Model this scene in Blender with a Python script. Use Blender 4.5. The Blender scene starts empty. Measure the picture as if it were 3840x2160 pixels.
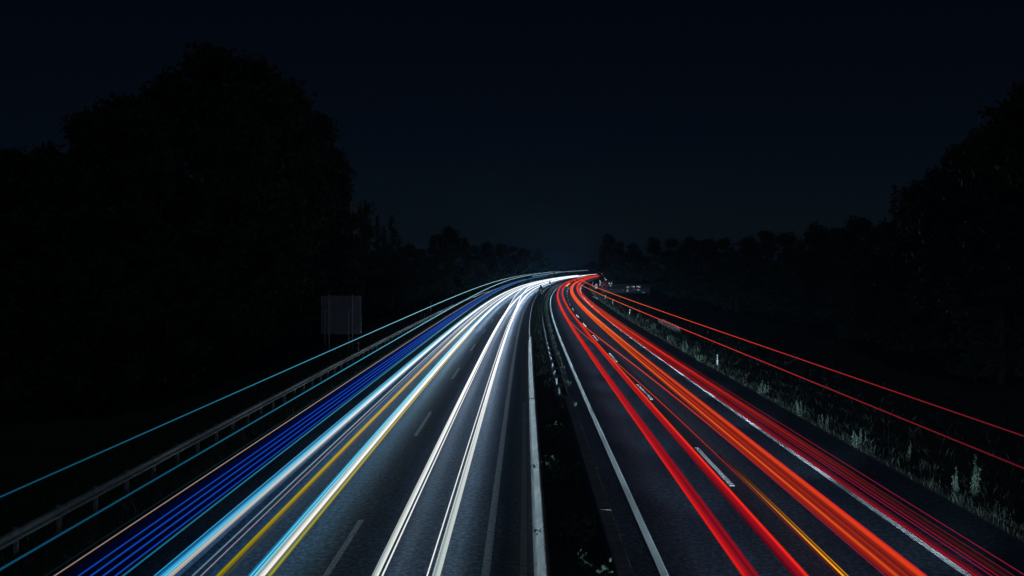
import bpy, math, random
import numpy as np
from mathutils import Vector, Matrix

random.seed(11)
rng = np.random.default_rng(11)
scene = bpy.context.scene
C = scene.collection

# ------------------------------------------------------------------ camera
CAM_H = 7.5
cam_d = bpy.data.cameras.new('camera')
cam_d.sensor_width = 36.0
cam_d.lens = 29.35
cam_d.clip_start = 0.1
cam_d.clip_end = 6000
cam = bpy.data.objects.new('camera', cam_d)
C.objects.link(cam)
cam.location = (0, 0, CAM_H)
cam.rotation_euler = (math.radians(90 - 1.62), 0, 0)
scene.camera = cam

# ------------------------------------------------------------------ sky, fill light
w = bpy.data.worlds.new('World')
scene.world = w
w.use_nodes = True
nt = w.node_tree
bg = nt.nodes['Background']
sky = nt.nodes.new('ShaderNodeTexSky')
sky.sky_type = 'NISHITA'
sky.sun_disc = False
sky.sun_elevation = math.radians(40)
sky.sun_rotation = math.radians(180)
sky.air_density = 1.0
sky.dust_density = 0.2
sky.ozone_density = 8.0
tint = nt.nodes.new('ShaderNodeMixRGB'); tint.blend_type = 'MULTIPLY'; tint.inputs[0].default_value = 1
tint.inputs[2].default_value = (.82, 1.0, 1.2, 1)      # the cool white balance of a night shot, even over the whole sky
nt.links.new(sky.outputs[0], tint.inputs[1]); nt.links.new(tint.outputs[0], bg.inputs[0])
bg.inputs[1].default_value = 0.00065
sun_d = bpy.data.lights.new('fill_sun', 'SUN')
sun_d.energy = 0.055  # added cool fill that lifts the median wall and shrubs; no moon is up
sun_d.angle = math.radians(0.5)
sun_d.color = (.72, .86, 1.0)
sun = bpy.data.objects.new('fill_sun', sun_d)
C.objects.link(sun)
sun.rotation_euler = (math.radians(50), 0, 0)

scene.view_settings.view_transform = 'Standard'
scene.view_settings.look = 'None'
scene.view_settings.exposure = 0
scene.view_settings.gamma = 1
scene.view_settings.use_curve_mapping = False
scene.render.engine = 'CYCLES'
cy = scene.cycles
cy.use_denoising = True
cy.max_bounces = 4
cy.diffuse_bounces = 2
cy.glossy_bounces = 2
cy.transparent_max_bounces = 16
cy.volume_bounces = 0
cy.sample_clamp_indirect = 2.0
cy.use_light_tree = True

# ------------------------------------------------------------------ helpers
def lin(c):
    """'#rrggbb' as it shows in a picture -> linear rgb"""
    v = [int(c[i:i + 2], 16) / 255 for i in (1, 3, 5)]
    return np.array([x / 12.92 if x <= .04045 else ((x + .055) / 1.055) ** 2.4 for x in v])

def mat(name, build):
    m = bpy.data.materials.new(name)
    m.use_nodes = True
    n, l = m.node_tree.nodes, m.node_tree.links
    build(n, l, n['Principled BSDF'])
    return m

def noise_col(n, l, p, a, b, scale, rough=.7, detail=6, vec=None, bump=0, bscale=None, stretch=None, spec=.4):
    tc = n.new('ShaderNodeTexCoord')
    src = tc.outputs['Object'] if vec is None else vec
    if stretch:
        mp = n.new('ShaderNodeMapping'); mp.inputs['Scale'].default_value = stretch
        l.new(src, mp.inputs[0]); src = mp.outputs[0]
    t = n.new('ShaderNodeTexNoise'); t.inputs['Scale'].default_value = scale; t.inputs['Detail'].default_value = detail
    l.new(src, t.inputs['Vector'])
    r = n.new('ShaderNodeValToRGB')
    r.color_ramp.elements[0].position = .32; r.color_ramp.elements[1].position = .68
    r.color_ramp.elements[0].color = (*a, 1); r.color_ramp.elements[1].color = (*b, 1)
    l.new(t.outputs[0], r.inputs[0]); l.new(r.outputs[0], p.inputs['Base Color'])
    p.inputs['Roughness'].default_value = rough
    p.inputs['Specular IOR Level'].default_value = spec
    if bump:
        t2 = n.new('ShaderNodeTexNoise'); t2.inputs['Scale'].default_value = bscale or scale * 3
        l.new(src, t2.inputs['Vector'])
        b_ = n.new('ShaderNodeBump'); b_.inputs['Strength'].default_value = bump; b_.inputs['Distance'].default_value = .02
        l.new(t2.outputs[0], b_.inputs['Height']); l.new(b_.outputs[0], p.inputs['Normal'])
    return r

def simple(name, a, b, scale, **k):
    return mat(name, lambda n, l, p: noise_col(n, l, p, a, b, scale, **k))

def mk_asphalt(n, l, p):
    # colour: fine aggregate speckle, long smooth wheel tracks and old patches; uv = (offset across, metres along)
    uv = n.new('ShaderNodeUVMap'); uv.uv_map = 'road'
    fine = n.new('ShaderNodeTexNoise'); fine.inputs['Scale'].default_value = 7; fine.inputs['Detail'].default_value = 7; fine.inputs['Roughness'].default_value = .7
    l.new(uv.outputs[0], fine.inputs['Vector'])
    mp = n.new('ShaderNodeMapping'); mp.inputs['Scale'].default_value = (1.1, .012, 1)
    l.new(uv.outputs[0], mp.inputs[0])
    track = n.new('ShaderNodeTexNoise'); track.inputs['Scale'].default_value = 1.6; track.inputs['Detail'].default_value = 4
    l.new(mp.outputs[0], track.inputs['Vector'])
    blot = n.new('ShaderNodeTexNoise'); blot.inputs['Scale'].default_value = .35; blot.inputs['Detail'].default_value = 5
    l.new(uv.outputs[0], blot.inputs['Vector'])
    r = n.new('ShaderNodeValToRGB')
    e = r.color_ramp.elements
    e[0].position = .40; e[0].color = (.014, .018, .024, 1)
    e[1].position = .64; e[1].color = (.09, .12, .165, 1)
    m_ = e.new(.5); m_.color = (.034, .047, .068, 1)
    l.new(fine.outputs[0], r.inputs[0])
    mul = n.new('ShaderNodeMath'); mul.operation = 'MULTIPLY_ADD'
    mul.inputs[1].default_value = .9; mul.inputs[2].default_value = .3
    l.new(track.outputs[0], mul.inputs[0])
    mul2 = n.new('ShaderNodeMath'); mul2.operation = 'MULTIPLY_ADD'; mul2.inputs[1].default_value = .95
    l.new(blot.outputs[0], mul2.inputs[0]); l.new(mul.outputs[0], mul2.inputs[2])
    mx = n.new('ShaderNodeMixRGB'); mx.blend_type = 'MULTIPLY'; mx.inputs[0].default_value = 1
    l.new(r.outputs[0], mx.inputs[1]); l.new(mul2.outputs[0], mx.inputs[2])
    l.new(mx.outputs[0], p.inputs['Base Color'])
    rr = n.new('ShaderNodeMapRange'); rr.inputs[1].default_value = .3; rr.inputs[2].default_value = .7
    rr.inputs[3].default_value = .48; rr.inputs[4].default_value = .72
    l.new(track.outputs[0], rr.inputs[0]); l.new(rr.outputs[0], p.inputs['Roughness'])
    p.inputs['Specular IOR Level'].default_value = .3
    b = n.new('ShaderNodeBump'); b.inputs['Strength'].default_value = .5; b.inputs['Distance'].default_value = .01
    l.new(fine.outputs[0], b.inputs['Height']); l.new(b.outputs[0], p.inputs['Normal'])

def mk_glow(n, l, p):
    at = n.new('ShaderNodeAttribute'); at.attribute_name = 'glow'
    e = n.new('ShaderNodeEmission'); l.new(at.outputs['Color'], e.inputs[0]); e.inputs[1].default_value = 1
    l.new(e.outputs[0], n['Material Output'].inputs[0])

M = {
    'asphalt': mat('asphalt', mk_asphalt),
    'glow': mat('glow', mk_glow),
    'paint': simple('road_paint', (.66, .69, .7), (.84, .86, .86), 14, rough=.75, detail=8),
    'dim_paint': simple('dim_road_paint', (.2, .22, .25), (.5, .52, .55), 9, rough=.8, detail=10),  # dimness put into the colour: inbound lines return headlamp light away from the camera
    'steel': simple('galvanised_steel', (.22, .24, .26), (.42, .44, .46), 5, rough=.48, spec=.5),
    'concrete': simple('concrete', (.30, .31, .32), (.52, .54, .55), 3, rough=.85, detail=10, bump=.3, bscale=40, stretch=(1, .5, 1)),
    'dark_concrete': simple('stained_concrete', (.28, .29, .31), (.52, .53, .55), 2.2, rough=.9, detail=10, bump=.4, bscale=30, stretch=(.5, 2.5, 1)),
    'white_concrete': simple('limewashed_concrete', (.72, .74, .75), (.88, .9, .9), 3, rough=.8),
    'soil': simple('soil', (.02, .02, .017), (.06, .055, .045), 1.3, rough=1, detail=8, bump=.6, bscale=9),
    'ground': simple('meadow_ground', (.018, .024, .012), (.05, .06, .03), .4, rough=1, detail=9, bump=.5, bscale=4),
    'leaf': simple('leaf', (.015, .026, .014), (.04, .058, .032), .8, rough=.7, spec=.2),
    'shrub_leaf': simple('shrub_leaf', (.07, .11, .07), (.16, .22, .14), 2, rough=.6),
    'needle': simple('needle', (.015, .028, .014), (.035, .055, .03), .8, rough=.8, spec=.1),
    'grass': simple('grass_blade', (.03, .042, .034), (.10, .12, .095), 2.2, rough=.8, spec=.1),
    'weed': simple('weed_leaf', (.10, .15, .11), (.25, .33, .25), 6, rough=.8, spec=.2),
    'bark': simple('bark', (.03, .025, .02), (.08, .065, .05), 6, rough=1, bump=.5),
    'signback': simple('grey_sign_back', (.12, .13, .16), (.19, .20, .24), 1.5, rough=.5),
    'white': simple('white_plastic', (.7, .72, .72), (.82, .84, .84), 6, rough=.5),
    'black': simple('black_plastic', (.012, .012, .012), (.03, .03, .03), 6, rough=.6),
    'red': simple('red_sheeting', (.5, .03, .02), (.62, .05, .03), 6, rough=.5),
    'wall': simple('dark_wall_panel', (.008, .007, .008), (.018, .016, .018), 3, rough=.6),
    'gravel': simple('gravel', (.12, .12, .115), (.34, .34, .33), 20, rough=1),
}

def link(name, me, material=None, parent=None, loc=None, rot=None):
    o = bpy.data.objects.new(name, me)
    C.objects.link(o)
    if material is not None and not me.materials:
        me.materials.append(M[material] if isinstance(material, str) else material)
    if parent is not None:
        o.parent = parent
    if loc is not None: o.location = loc
    if rot is not None: o.rotation_euler = rot
    return o

def thing(name, label, cat, loc=(0, 0, 0), rz=0, group=None):
    o = bpy.data.objects.new(name, None)
    C.objects.link(o)
    o.empty_display_size = .3
    o.location = loc; o.rotation_euler = (0, 0, rz)
    o['label'] = label; o['category'] = cat
    if group: o['group'] = group
    return o

def tag(o, label, cat, group=None):
    o['label'] = label; o['category'] = cat
    if group: o['group'] = group
    return o

def structure(o):
    o['kind'] = 'structure'
    return o

def mesh(name, verts, faces, smooth=False):
    me = bpy.data.meshes.new(name)
    me.from_pydata([tuple(v) for v in verts], [], faces)
    me.update()
    if smooth:
        me.polygons.foreach_set('use_smooth', [True] * len(me.polygons))
    return me

def fast_mesh(name, V, F):
    """V (n,3), F (m,k) with one k"""
    V = np.asarray(V, dtype=np.float32); F = np.asarray(F, dtype=np.int32)
    me = bpy.data.meshes.new(name)
    k = F.shape[1]
    me.vertices.add(len(V)); me.vertices.foreach_set('co', V.ravel())
    me.loops.add(F.size); me.loops.foreach_set('vertex_index', F.ravel())
    me.polygons.add(len(F))
    me.polygons.foreach_set('loop_start', np.arange(0, F.size, k, dtype=np.int32))
    me.polygons.foreach_set('loop_total', np.full(len(F), k, dtype=np.int32))
    me.update(calc_edges=True)
    return me

class MB:
    """collects simple solids into one mesh"""
    def __init__(s): s.v = []; s.f = []
    def add(s, v, f):
        k = len(s.v); s.v += [tuple(x) for x in v]; s.f += [tuple(i + k for i in q) for q in f]; return s
    def box(s, x0, x1, y0, y1, z0, z1):
        return s.add([(x, y, z) for z in (z0, z1) for x, y in ((x0, y0), (x1, y0), (x1, y1), (x0, y1))],
                     [(3, 2, 1, 0), (4, 5, 6, 7), (0, 1, 5, 4), (1, 2, 6, 5), (2, 3, 7, 6), (3, 0, 4, 7)])
    def tube(s, pts, r, n=6):
        pts = [Vector(p) for p in pts]
        rs = r if isinstance(r, (list, tuple)) else [r] * len(pts)
        v = []; f = []
        for i, p in enumerate(pts):
            t = (pts[min(i + 1, len(pts) - 1)] - pts[max(i - 1, 0)]).normalized()
            a = t.orthogonal().normalized() if abs(t.z) < .9 else Vector((1, 0, 0))
            a = (a - t * a.dot(t)).normalized(); b = t.cross(a)
            for k in range(n):
                q = 2 * math.pi * k / n
                v.append(p + (a * math.cos(q) + b * math.sin(q)) * rs[i])
        for i in range(len(pts) - 1):
            for k in range(n):
                f.append((i * n + k, i * n + (k + 1) % n, (i + 1) * n + (k + 1) % n, (i + 1) * n + k))
        f.append(tuple(range(n))[::-1]); f.append(tuple((len(pts) - 1) * n + k for k in range(n)))
        return s.add(v, f)
    def prism(s, prof, y0, y1):
        """profile of (x, z) points extruded along y"""
        n = len(prof)
        v = [(x, y0, z) for x, z in prof] + [(x, y1, z) for x, z in prof]
        f = [(i, (i + 1) % n, n + (i + 1) % n, n + i) for i in range(n)]
        f += [tuple(range(n))[::-1], tuple(range(n, 2 * n))]
        return s.add(v, f)
    def mesh(s, name): return mesh(name, s.v, s.f)
    def build(s, name, material, parent=None, **k): return link(name, s.mesh(name), material, parent, **k)

# ------------------------------------------------------------------ the motorway's alignment
# s runs along the inner edge line of the outbound carriageway; offsets are metres to the right of it
_S = np.arange(0, 1200.0, 1.0)
_k = np.where(_S < 20, 0, 8.483e-4 * (1 - np.exp(-np.clip(_S - 20, 0, None) / 160.6)) - 8.797e-7 * np.clip(_S - 20, 0, None))
_k[300:] = np.maximum(_k[300:], 4.5e-4)
_th = .01541 + np.concatenate([[0], np.cumsum(_k)[:-1]])
_X = 3.371 + np.cumsum(np.sin(_th)); _Y = np.cumsum(np.cos(_th))

def frame(s):
    if s < 0:
        t = _th[0]; return _X[0] + s * math.sin(t), _Y[0] + s * math.cos(t), t
    return float(np.interp(s, _S, _X)), float(np.interp(s, _S, _Y)), float(np.interp(s, _S, _th))

def P(s, off, z=0.):
    x, y, t = frame(s)
    return Vector((x + off * math.cos(t), y - off * math.sin(t), z))

def heading(s): return -frame(s)[2]

F_PX, HOR = 3130.0, 991.3
def ground_at(px, py, z=0.):
    """a sighting in the photograph, taken at height z above the road -> x, y"""
    d = (CAM_H - z) * F_PX / (py - HOR)
    return (px - 1920) * d / F_PX, d

def offset_of(px, py, z=0.):
    x, y = ground_at(px, py, z)
    s = float(np.interp(y, _Y, _S))
    fx, fy, t = frame(s)
    return (x - fx) * math.cos(t)

def stations(s0, s1, near=2.0, far=9.0):
    out = [s0]
    while out[-1] < s1:
        q = out[-1]
        out.append(min(s1, q + near + (far - near) * min(1, max(0, q) / 300)))
    return out

def strip(name, o0, o1, s0, s1, z, material, parent=None, near=2., far=9., across=1):
    st = stations(s0, s1, near, far)
    v = []; uv = []
    n = across + 1
    for s in st:
        for k in range(n):
            o = o0 + (o1 - o0) * k / across
            v.append(P(s, o, z)); uv.append((o, s))
    f = [(i * n + k, i * n + k + 1, (i + 1) * n + k + 1, (i + 1) * n + k) for i in range(len(st) - 1) for k in range(across)]
    me = mesh(name, v, f)
    ul = me.uv_layers.new(name='road')
    for lp in me.loops: ul.data[lp.index].uv = uv[lp.vertex_index]
    return link(name, me, material, parent)

# ------------------------------------------------------------------ ground and carriageways
gb = fast_mesh('ground', [(-1200, -250, -.06), (1200, -250, -.06), (1200, 2200, -.06), (-1200, 2200, -.06)], [(0, 1, 2, 3)])
structure(link('ground', gb, 'ground'))
road_in = structure(strip('inbound_road', -14.7, -3.12, -40, 900, 0, 'asphalt', across=4))
road_out = structure(strip('outbound_road', -1.02, 10.05, -40, 900, 0, 'asphalt', across=4))
structure(strip('median_soil', -3.3, -.9, -40, 900, -.03, 'soil', across=2))
structure(strip('verge_path', 10.0, 10.5, -40, 300, -.02, 'gravel'))

# painted lines; the outbound ones get added ridges facing the traffic, standing in for retroreflection
def ridged(name, o0, o1, s0, s1, material, parent, step=.07, h=.018, smooth_from=150.):
    v = []; f = []
    s = s0
    while s < min(s1, smooth_from):
        e = min(s + step, s1)
        k = len(v)
        v += [P(s, o0, .004), P(s, o1, .004), P(s + (e - s) * .14, o1, .004 + h), P(s + (e - s) * .14, o0, .004 + h), P(e, o1, .004), P(e, o0, .004)]
        f += [(k, k + 1, k + 2, k + 3), (k + 3, k + 2, k + 4, k + 5)]
        s = e
        if s > 60: step = .3; h = .05
    if s < s1:
        while s < s1:
            e = min(s + 1.2, s1); k = len(v)
            v += [P(s, o0, .004), P(s, o1, .004), P(s + (e - s) * .08, o1, .07), P(s + (e - s) * .08, o0, .07), P(e, o1, .004), P(e, o0, .004)]
            f += [(k, k + 1, k + 2, k + 3), (k + 3, k + 2, k + 4, k + 5)]
            s = e
    return link(name, mesh(name, v, f), material, parent)
ridged('edge_line', -.10, .10, -20, 560, 'paint', road_out)
ridged('edge_line', 7.22, 7.49, -20, 560, 'paint', road_out)
strip('edge_line', -4.42, -4.22, -40, 760, .005, 'dim_paint', road_in)
strip('edge_line', -11.92, -11.66, -40, 760, .005, 'dim_paint', road_in)
for k in range(-2, 26):
    ridged('lane_dash', 3.57, 3.73, 27.1 + 18 * k, 33.0 + 18 * k, 'paint', road_out)
    strip('lane_dash', -8.24, -8.08, 17.2 + 18 * k, 23.2 + 18 * k, .005, 'dim_paint', road_in)

# slotted drain along the inner barrier
dr = thing('slot_drain', 'narrow ribbed drain grating along the foot of the pale median barrier', 'drain', P(20, -3.4))
dr['kind'] = 'structure'
b = MB(); sl = MB()
inv = dr.matrix_basis.inverted()
for s in stations(4, 78, 2, 2)[:-1]:
    a0, a1, c0, c1 = P(s, -3.52, .006), P(s, -3.28, .006), P(s + 2, -3.28, .006), P(s + 2, -3.52, .006)
    b.add([inv @ q for q in (a0, a1, c0, c1)], [(0, 1, 2, 3)])
s = 12.
while s < 44:
    q = P(s, -3.4, .012); t = frame(s)[2]
    dx, dy = math.cos(t) * .09, -math.sin(t) * .09; ex, ey = math.sin(t) * .018, math.cos(t) * .018
    sl.add([inv @ Vector((q.x + sx * dx + sy * ex, q.y + sx * dy + sy * ey, .012)) for sx, sy in ((-1, -1), (1, -1), (1, 1), (-1, 1))], [(0, 1, 2, 3)])
    s += .09
b.build('channel', 'black', dr)
o = sl.build('bar', 'steel', dr); o['kind'] = 'stuff'

# ------------------------------------------------------------------ crash barriers
W_PROF = [(-.0, .31), (.035, .31), (.085, .28), (.085, .215), (.0, .18), (.0, .13), (.085, .095), (.085, .03), (.035, 0), (0, 0)]
def wbeam_mesh(length, face):
    pr = [(x * face, z) for x, z in W_PROF]
    back = [((x - .006) * face, z) for x, z in reversed(W_PROF)]
    m = MB()
    prof = pr + back
    n = len(pr)
    m2 = len(prof)
    v = [(x, y, z) for y in (0, length) for x, z in prof]
    f = [(i, (i + 1) % m2, m2 + (i + 1) % m2, m2 + i) for i in range(m2)]
    m.add(v, f)
    return m.mesh('rail_section')
rail_me = {(1): wbeam_mesh(4.03, 1), (-1): wbeam_mesh(4.03, -1)}
post_me = MB().box(-.055, .055, -.04, .04, -.4, .72).box(.055, .115, -.03, .03, .46, .7).mesh('post')
post_flip = MB().box(-.055, .055, -.04, .04, -.4, .72).box(-.115, -.055, -.03, .03, .46, .7).mesh('post')
post_mid = MB().box(-.05, .05, -.04, .04, -.4, .70).mesh('post')
spacer_me = MB().box(-.25, .25, -.03, .03, .52, .64).mesh('spacer')
bolt_me = MB().tube([(0, 0, 0), (.02, 0, 0)], .022, 6).mesh('bolt')

def put(name, me, material, parent, s, off, z=0., rz=None, rx=0.):
    inv = parent.matrix_basis.inverted()
    o = link(name, me, material, parent)
    o.matrix_basis = inv @ (Matrix.Translation(P(s, off, z)) @ Matrix.Rotation(heading(s) if rz is None else rz, 4, 'Z') @ Matrix.Rotation(rx, 4, 'X'))
    return o

def guardrail(label, off, s0, s1, face, post_step=2., ramp=None):
    g = thing('guardrail', label, 'guardrail', P(s0, off))
    s = s0
    while s < s1 - .1:
        z = .43
        put('rail_section', rail_me[face], 'steel', g, s, off + .115 * face, z)
        if s < 120:
            for dz in (.255, .06): put('bolt', bolt_me if face > 0 else bolt_me, 'black', g, s + .12, off + .18 * face, z + dz)
        s += 4.0
    s = s0 + .1
    while s < s1:
        put('post', post_me if face > 0 else post_flip, 'steel', g, s, off)
        s += post_step
    return g

guardrail('long steel guardrail with posts beside the inbound hard shoulder', -16.5, 2, 410, 1)

def twin_rail(label, off, s0, s1, half):
    g = thing('guardrail', label, 'guardrail', P(s0, off))
    s = s0
    while s < s1 - .1:
        put('rail_section', rail_me[1], 'steel', g, s, off + half, .43)
        put('rail_section', rail_me[-1], 'steel', g, s, off - half, .43)
        put('post', post_mid, 'steel', g, s + 1, off)
        put('spacer', MB().box(-half, half, -.03, .03, .52, .64).mesh('spacer') if s == s0 else g['_sp'] and bpy.data.meshes[g['_sp']], 'steel', g, s + 1.06, off)
        if s == s0: g['_sp'] = g.children[-1].data.name
        s += 4.0
    del g['_sp']
    return g

twin_rail('twin steel guardrail running on beyond the end of the pale median barrier', -2.92, 78.4, 420, .10)
tr = twin_rail('twin steel guardrail on posts joining the low dark median wall', -1.42, 41.5, 420, .24)

# smooth pale cap barrier on the inbound side, in segments
cap = [(-.2, -.1), (-.2, .14), (-.12, .30), (-.13, .56), (-.115, .60), (.045, .72), (.075, .725), (.13, .66), (.13, .58), (.12, .3), (.2, .14), (.2, -.1)]
cap_me = MB().prism(cap, 0, 5.97).mesh('barrier_segment')
g = thing('median_barrier', 'smooth pale median barrier beside the inbound fast lane', 'barrier', P(1, -2.95))
s = 1.
while s < 76:
    put('barrier_segment', cap_me, 'concrete', g, s, -2.95)
    s += 6.0
put('end_plate', MB().prism([(-.10, .3), (-.10, .6), (.05, .7), (.10, .64), (.10, .3)], 0, 5.4).mesh('end_plate'), 'steel', g, s + .05, -2.95)
# dark low wall on the outbound side
wallp = [(-.2, -.1), (-.19, .7), (-.16, .745), (.15, .745), (.17, .7), (.2, .1), (.24, .08), (.24, -.1)]
wall_me = MB().prism(wallp, 0, 5.96).mesh('wall_segment')
g = thing('median_wall', 'low dark stained concrete wall beside the outbound fast lane', 'wall', P(3.8, -1.15))
for k in range(7):
    put('wall_segment', wall_me, 'dark_concrete', g, -2.2 + 6 * k, -1.15)
put('wall_segment', MB().prism(wallp, 0, 2.0).mesh('wall_segment'), 'dark_concrete', g, 39.8, -1.15)
put('joint_plate', MB().box(-.17, .16, -.03, .03, .747, .76).mesh('joint_plate'), 'steel', g, 21.8, -1.15)
put('transition_plate', MB().add([(-.45, 1.6, .42), (-.2, 0, .3), (-.2, 0, .74), (-.45, 1.6, .74), (-.44, 1.6, .42), (-.19, 0, .3), (-.19, 0, .74), (-.44, 1.6, .74)],
    [(0, 1, 2, 3), (7, 6, 5, 4), (0, 4, 5, 1), (3, 2, 6, 7)]).mesh('transition_plate'), 'steel', g, 40.4, -1.15)

# ramped end of the guardrail on the outbound verge
g = thing('guardrail', 'steel guardrail end sloping down into the grass beside the outbound hard shoulder', 'guardrail', P(9, 10.75))
for k in range(4):
    z0 = .43 if k < 2 else .43 - .27 * (k - 1.15)
    put('rail_section', rail_me[-1], 'steel', g, 9 + 4 * k, 10.65, z0, rx=0 if k < 1 else -.066)
for k in range(6): put('post', MB().box(-.05, .05, -.04, .04, -.4, .66 - max(0, k - 2) * .13).mesh('post'), 'steel', g, 9.4 + 2 * k, 10.78)

# ------------------------------------------------------------------ light trails
def spread_cols(stops, s):
    ss = [q[0] for q in stops]
    return np.array([np.interp(s, ss, [q[1][k] for q in stops]) for k in range(3)])

def strand(parent, off, z, wd, ht, s0, s1, stops, under=1., grow=160., name='strand', fill=1.):
    """one glowing thread: a flattened tube with a flat underside; 'off' is a number or a function of s;
    'under' is the light of the underside, which falls on the road (a factor, or a colour)"""
    st = stations(s0, s1, 2.2, 9)
    sec = [(-1, -1), (-1, .35), (-.45, 1), (.45, 1), (1, .35), (1, -1)]
    n = len(sec)
    V = []; rc = []; ru = []
    base = parent.location
    for s in st:
        o = off(s) if callable(off) else off
        g_ = min(1 + max(0, s - 20) / grow, 2.2)
        c = spread_cols(stops, s) * min(1, (s1 - s) / 12 + .02)
        rc.append((*c, 1))
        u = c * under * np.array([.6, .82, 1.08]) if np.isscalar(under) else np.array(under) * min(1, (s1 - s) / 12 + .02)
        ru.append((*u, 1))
        for x, zz in sec:
            V.append(P(s, o + x * fill * wd / 2 * g_, z + zz * ht / 2 * g_) - base)
    F = []; cc = []
    for i in range(len(st) - 1):
        for k in range(n):
            F.append((i * n + k, i * n + (k + 1) % n, (i + 1) * n + (k + 1) % n, (i + 1) * n + k))
            q = ru if k == n - 1 else rc
            cc += [q[i], q[i], q[i + 1], q[i + 1]]
    me = mesh(name, V, F)
    ca = me.color_attributes.new('glow', 'FLOAT_COLOR', 'CORNER')
    ca.data.foreach_set('color', np.array(cc, dtype=np.float32).ravel())
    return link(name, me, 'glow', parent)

def cols(*pairs):
    """(s, '#rrggbb', strength) -> stops"""
    return [(a, lin(h) * k) for a, h, k in pairs]

def trail(label, s_base, off_base):
    return thing('light_trail', label, 'light trail', P(s_base, off_base))

# --- inbound: lamps of vehicles driving towards the bridge
WH = lambda near='#c9cfd0', k=1.0, far=2.2: cols((15, near, k), (45, '#ffffff', 1.1), (110, '#ffffff', 1.8), (420, '#f4fbff', far))
sub_rn = random.Random(21)
def bundle(label, z, items, s0=-12, s1=520, shift=None, under=3.9, ht=None, grow=230.):
    """items: (photo x at the lower edge, width in px there, stops)"""
    root = None
    for it in items:
        px, wpx, stops = it[:3]
        o = offset_of(px, 2160, z)
        d = (CAM_H - z) * F_PX / (2160 - HOR)
        wd = wpx * d / F_PX
        if root is None: root = trail(label, 10, o)
        zz = z + (it[3] if len(it) > 3 else 0)
        e0, e1 = (it[4] if len(it) > 4 else (s0, s1))
        f = (lambda s, o=o: o + shift(s)) if shift else o
        n_sub = 1 if wpx < 9 else (2 if wpx < 14 else 3 if wpx < 40 else 1)
        if n_sub > 1:
            cuts = sorted([0, 1] + [(k + 1) / n_sub + sub_rn.uniform(-.12, .12) for k in range(n_sub - 1)])
            for a_, b_ in zip(cuts[:-1], cuts[1:]):
                dx = ((a_ + b_) / 2 - .5) * wd; m = sub_rn.uniform(.72 if np.isscalar(under) else .5, 1.2)
                far_m = lambda q, m=m: m if q < 60 else (m + 1) / 2
                st2 = [(q, c * far_m(q)) for q, c in stops]
                f2 = (lambda s, o=o + dx, sh=shift, ph=sub_rn.uniform(0, 6): o + (sh(s) if sh else 0) + .012 * math.sin(s * .045 + ph))
                strand(root, f2, zz + sub_rn.uniform(-.012, .012), wd * (b_ - a_) * .93, ht or max(.02, min(wd * .3, .05)), e0, e1, st2, under, grow, fill=1. if np.isscalar(under) else .9)
            continue
        strand(root, f, zz, wd, ht or max(.02, min(wd * .45, .06)), e0, e1, stops, under, grow, fill=1. if np.isscalar(under) else .8)
    return root

CY = cols((12, '#0c4058', 1), (20, '#1a6480', 1), (32, '#3a98b4', 1), (60, '#8fd6e8', 1.1), (200, '#b9ecf8', 1.3), (400, '#9fd8ea', 1.4))
t = trail('thin pale cyan trail of a truck roof lamp, highest of the inbound trails', 10, offset_of(820, 1500, 3.95))
strand(t, offset_of(820, 1500, 3.95), 3.95, .021, .021, -12, 405, CY, grow=110)
t = trail('thin cyan truck roof lamp trail running just below the left guardrail', 10, offset_of(900, 1612, 3.95))
strand(t, offset_of(900, 1612, 3.95), 3.95, .023, .023, -12, 430, CY, grow=110)
NB = cols((12, '#010316', 1), (25, '#010730', 1), (45, '#031050', 1), (80, '#062074', 1), (150, '#0a2f80', 1), (360, '#0c46a4', 1))
BL = cols((12, '#0d3fa8', 1), (25, '#1448c4', 1), (60, '#2f68d0', 1), (130, '#2a62c4', 1), (360, '#1a5cc0', 1))
bundle('broad band of blue lines left by a truck with blue lamps', 2.6, [
    (202, 6, cols((12, '#8c7470', 1), (40, '#c5a596', 1), (90, '#d8b8a8', 1), (300, '#7fa0c8', 1))),
    (262, 60, NB), (293, 7, BL), (339, 8, BL), (385, 8, BL), (431, 7, BL), (315, 34, NB, -.03), (362, 34, NB, -.03), (408, 34, NB, -.03),
    (459, 9, cols((12, '#167394', 1), (40, '#3f9fb4', 1), (90, '#a0d8e8', 1), (300, '#7fc0e0', 1)))], s1=372, ht=.012, grow=900, under=0.)
bundle('faint dark teal thread beside the beige edge of the blue band', 2.6, [(168, 5, cols((12, '#04141c', 1), (40, '#12303c', 1), (90, '#28505c', 1), (300, '#5090a0', 1)))], s1=380)
in_slow2 = bundle('bright cyan and white band of headlamp trails nearest the blue truck lines', .8, [
    (578, 5, cols((15, '#1a8cc0', 1), (60, '#7fd0ee', 1), (400, '#ffffff', 1.6))),
    (592, 6, cols((15, '#0a5f98', 1), (60, '#4fb0de', 1), (400, '#ffffff', 1.6))),
    (604, 8, cols((15, '#2a9cd0', 1), (60, '#8fdcf2', 1), (400, '#ffffff', 1.8))),
    (617, 13, cols((15, '#4fb8e4', 1), (50, '#9fe4f8', 1.1), (400, '#ffffff', 2))),
    (636, 20, WH('#a8a8a0', .9)), (652, 9, cols((15, '#0a2f58', 1), (60, '#b9c4cc', 1), (400, '#ffffff', 1.6)))])
bundle('thin grey white headlamp trail with a pinkish thread beside the yellow trail', .75, [
    (722, 9, cols((15, '#4f6a7c', 1), (40, '#a9b8bf', 1), (90, '#ffffff', 1.2), (420, '#ffffff', 2))),
    (752, 4, cols((15, '#8f8088', 1), (50, '#8f8a90', 1), (90, '#ffffff', 1), (420, '#ffffff', 1.5)))])
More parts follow.
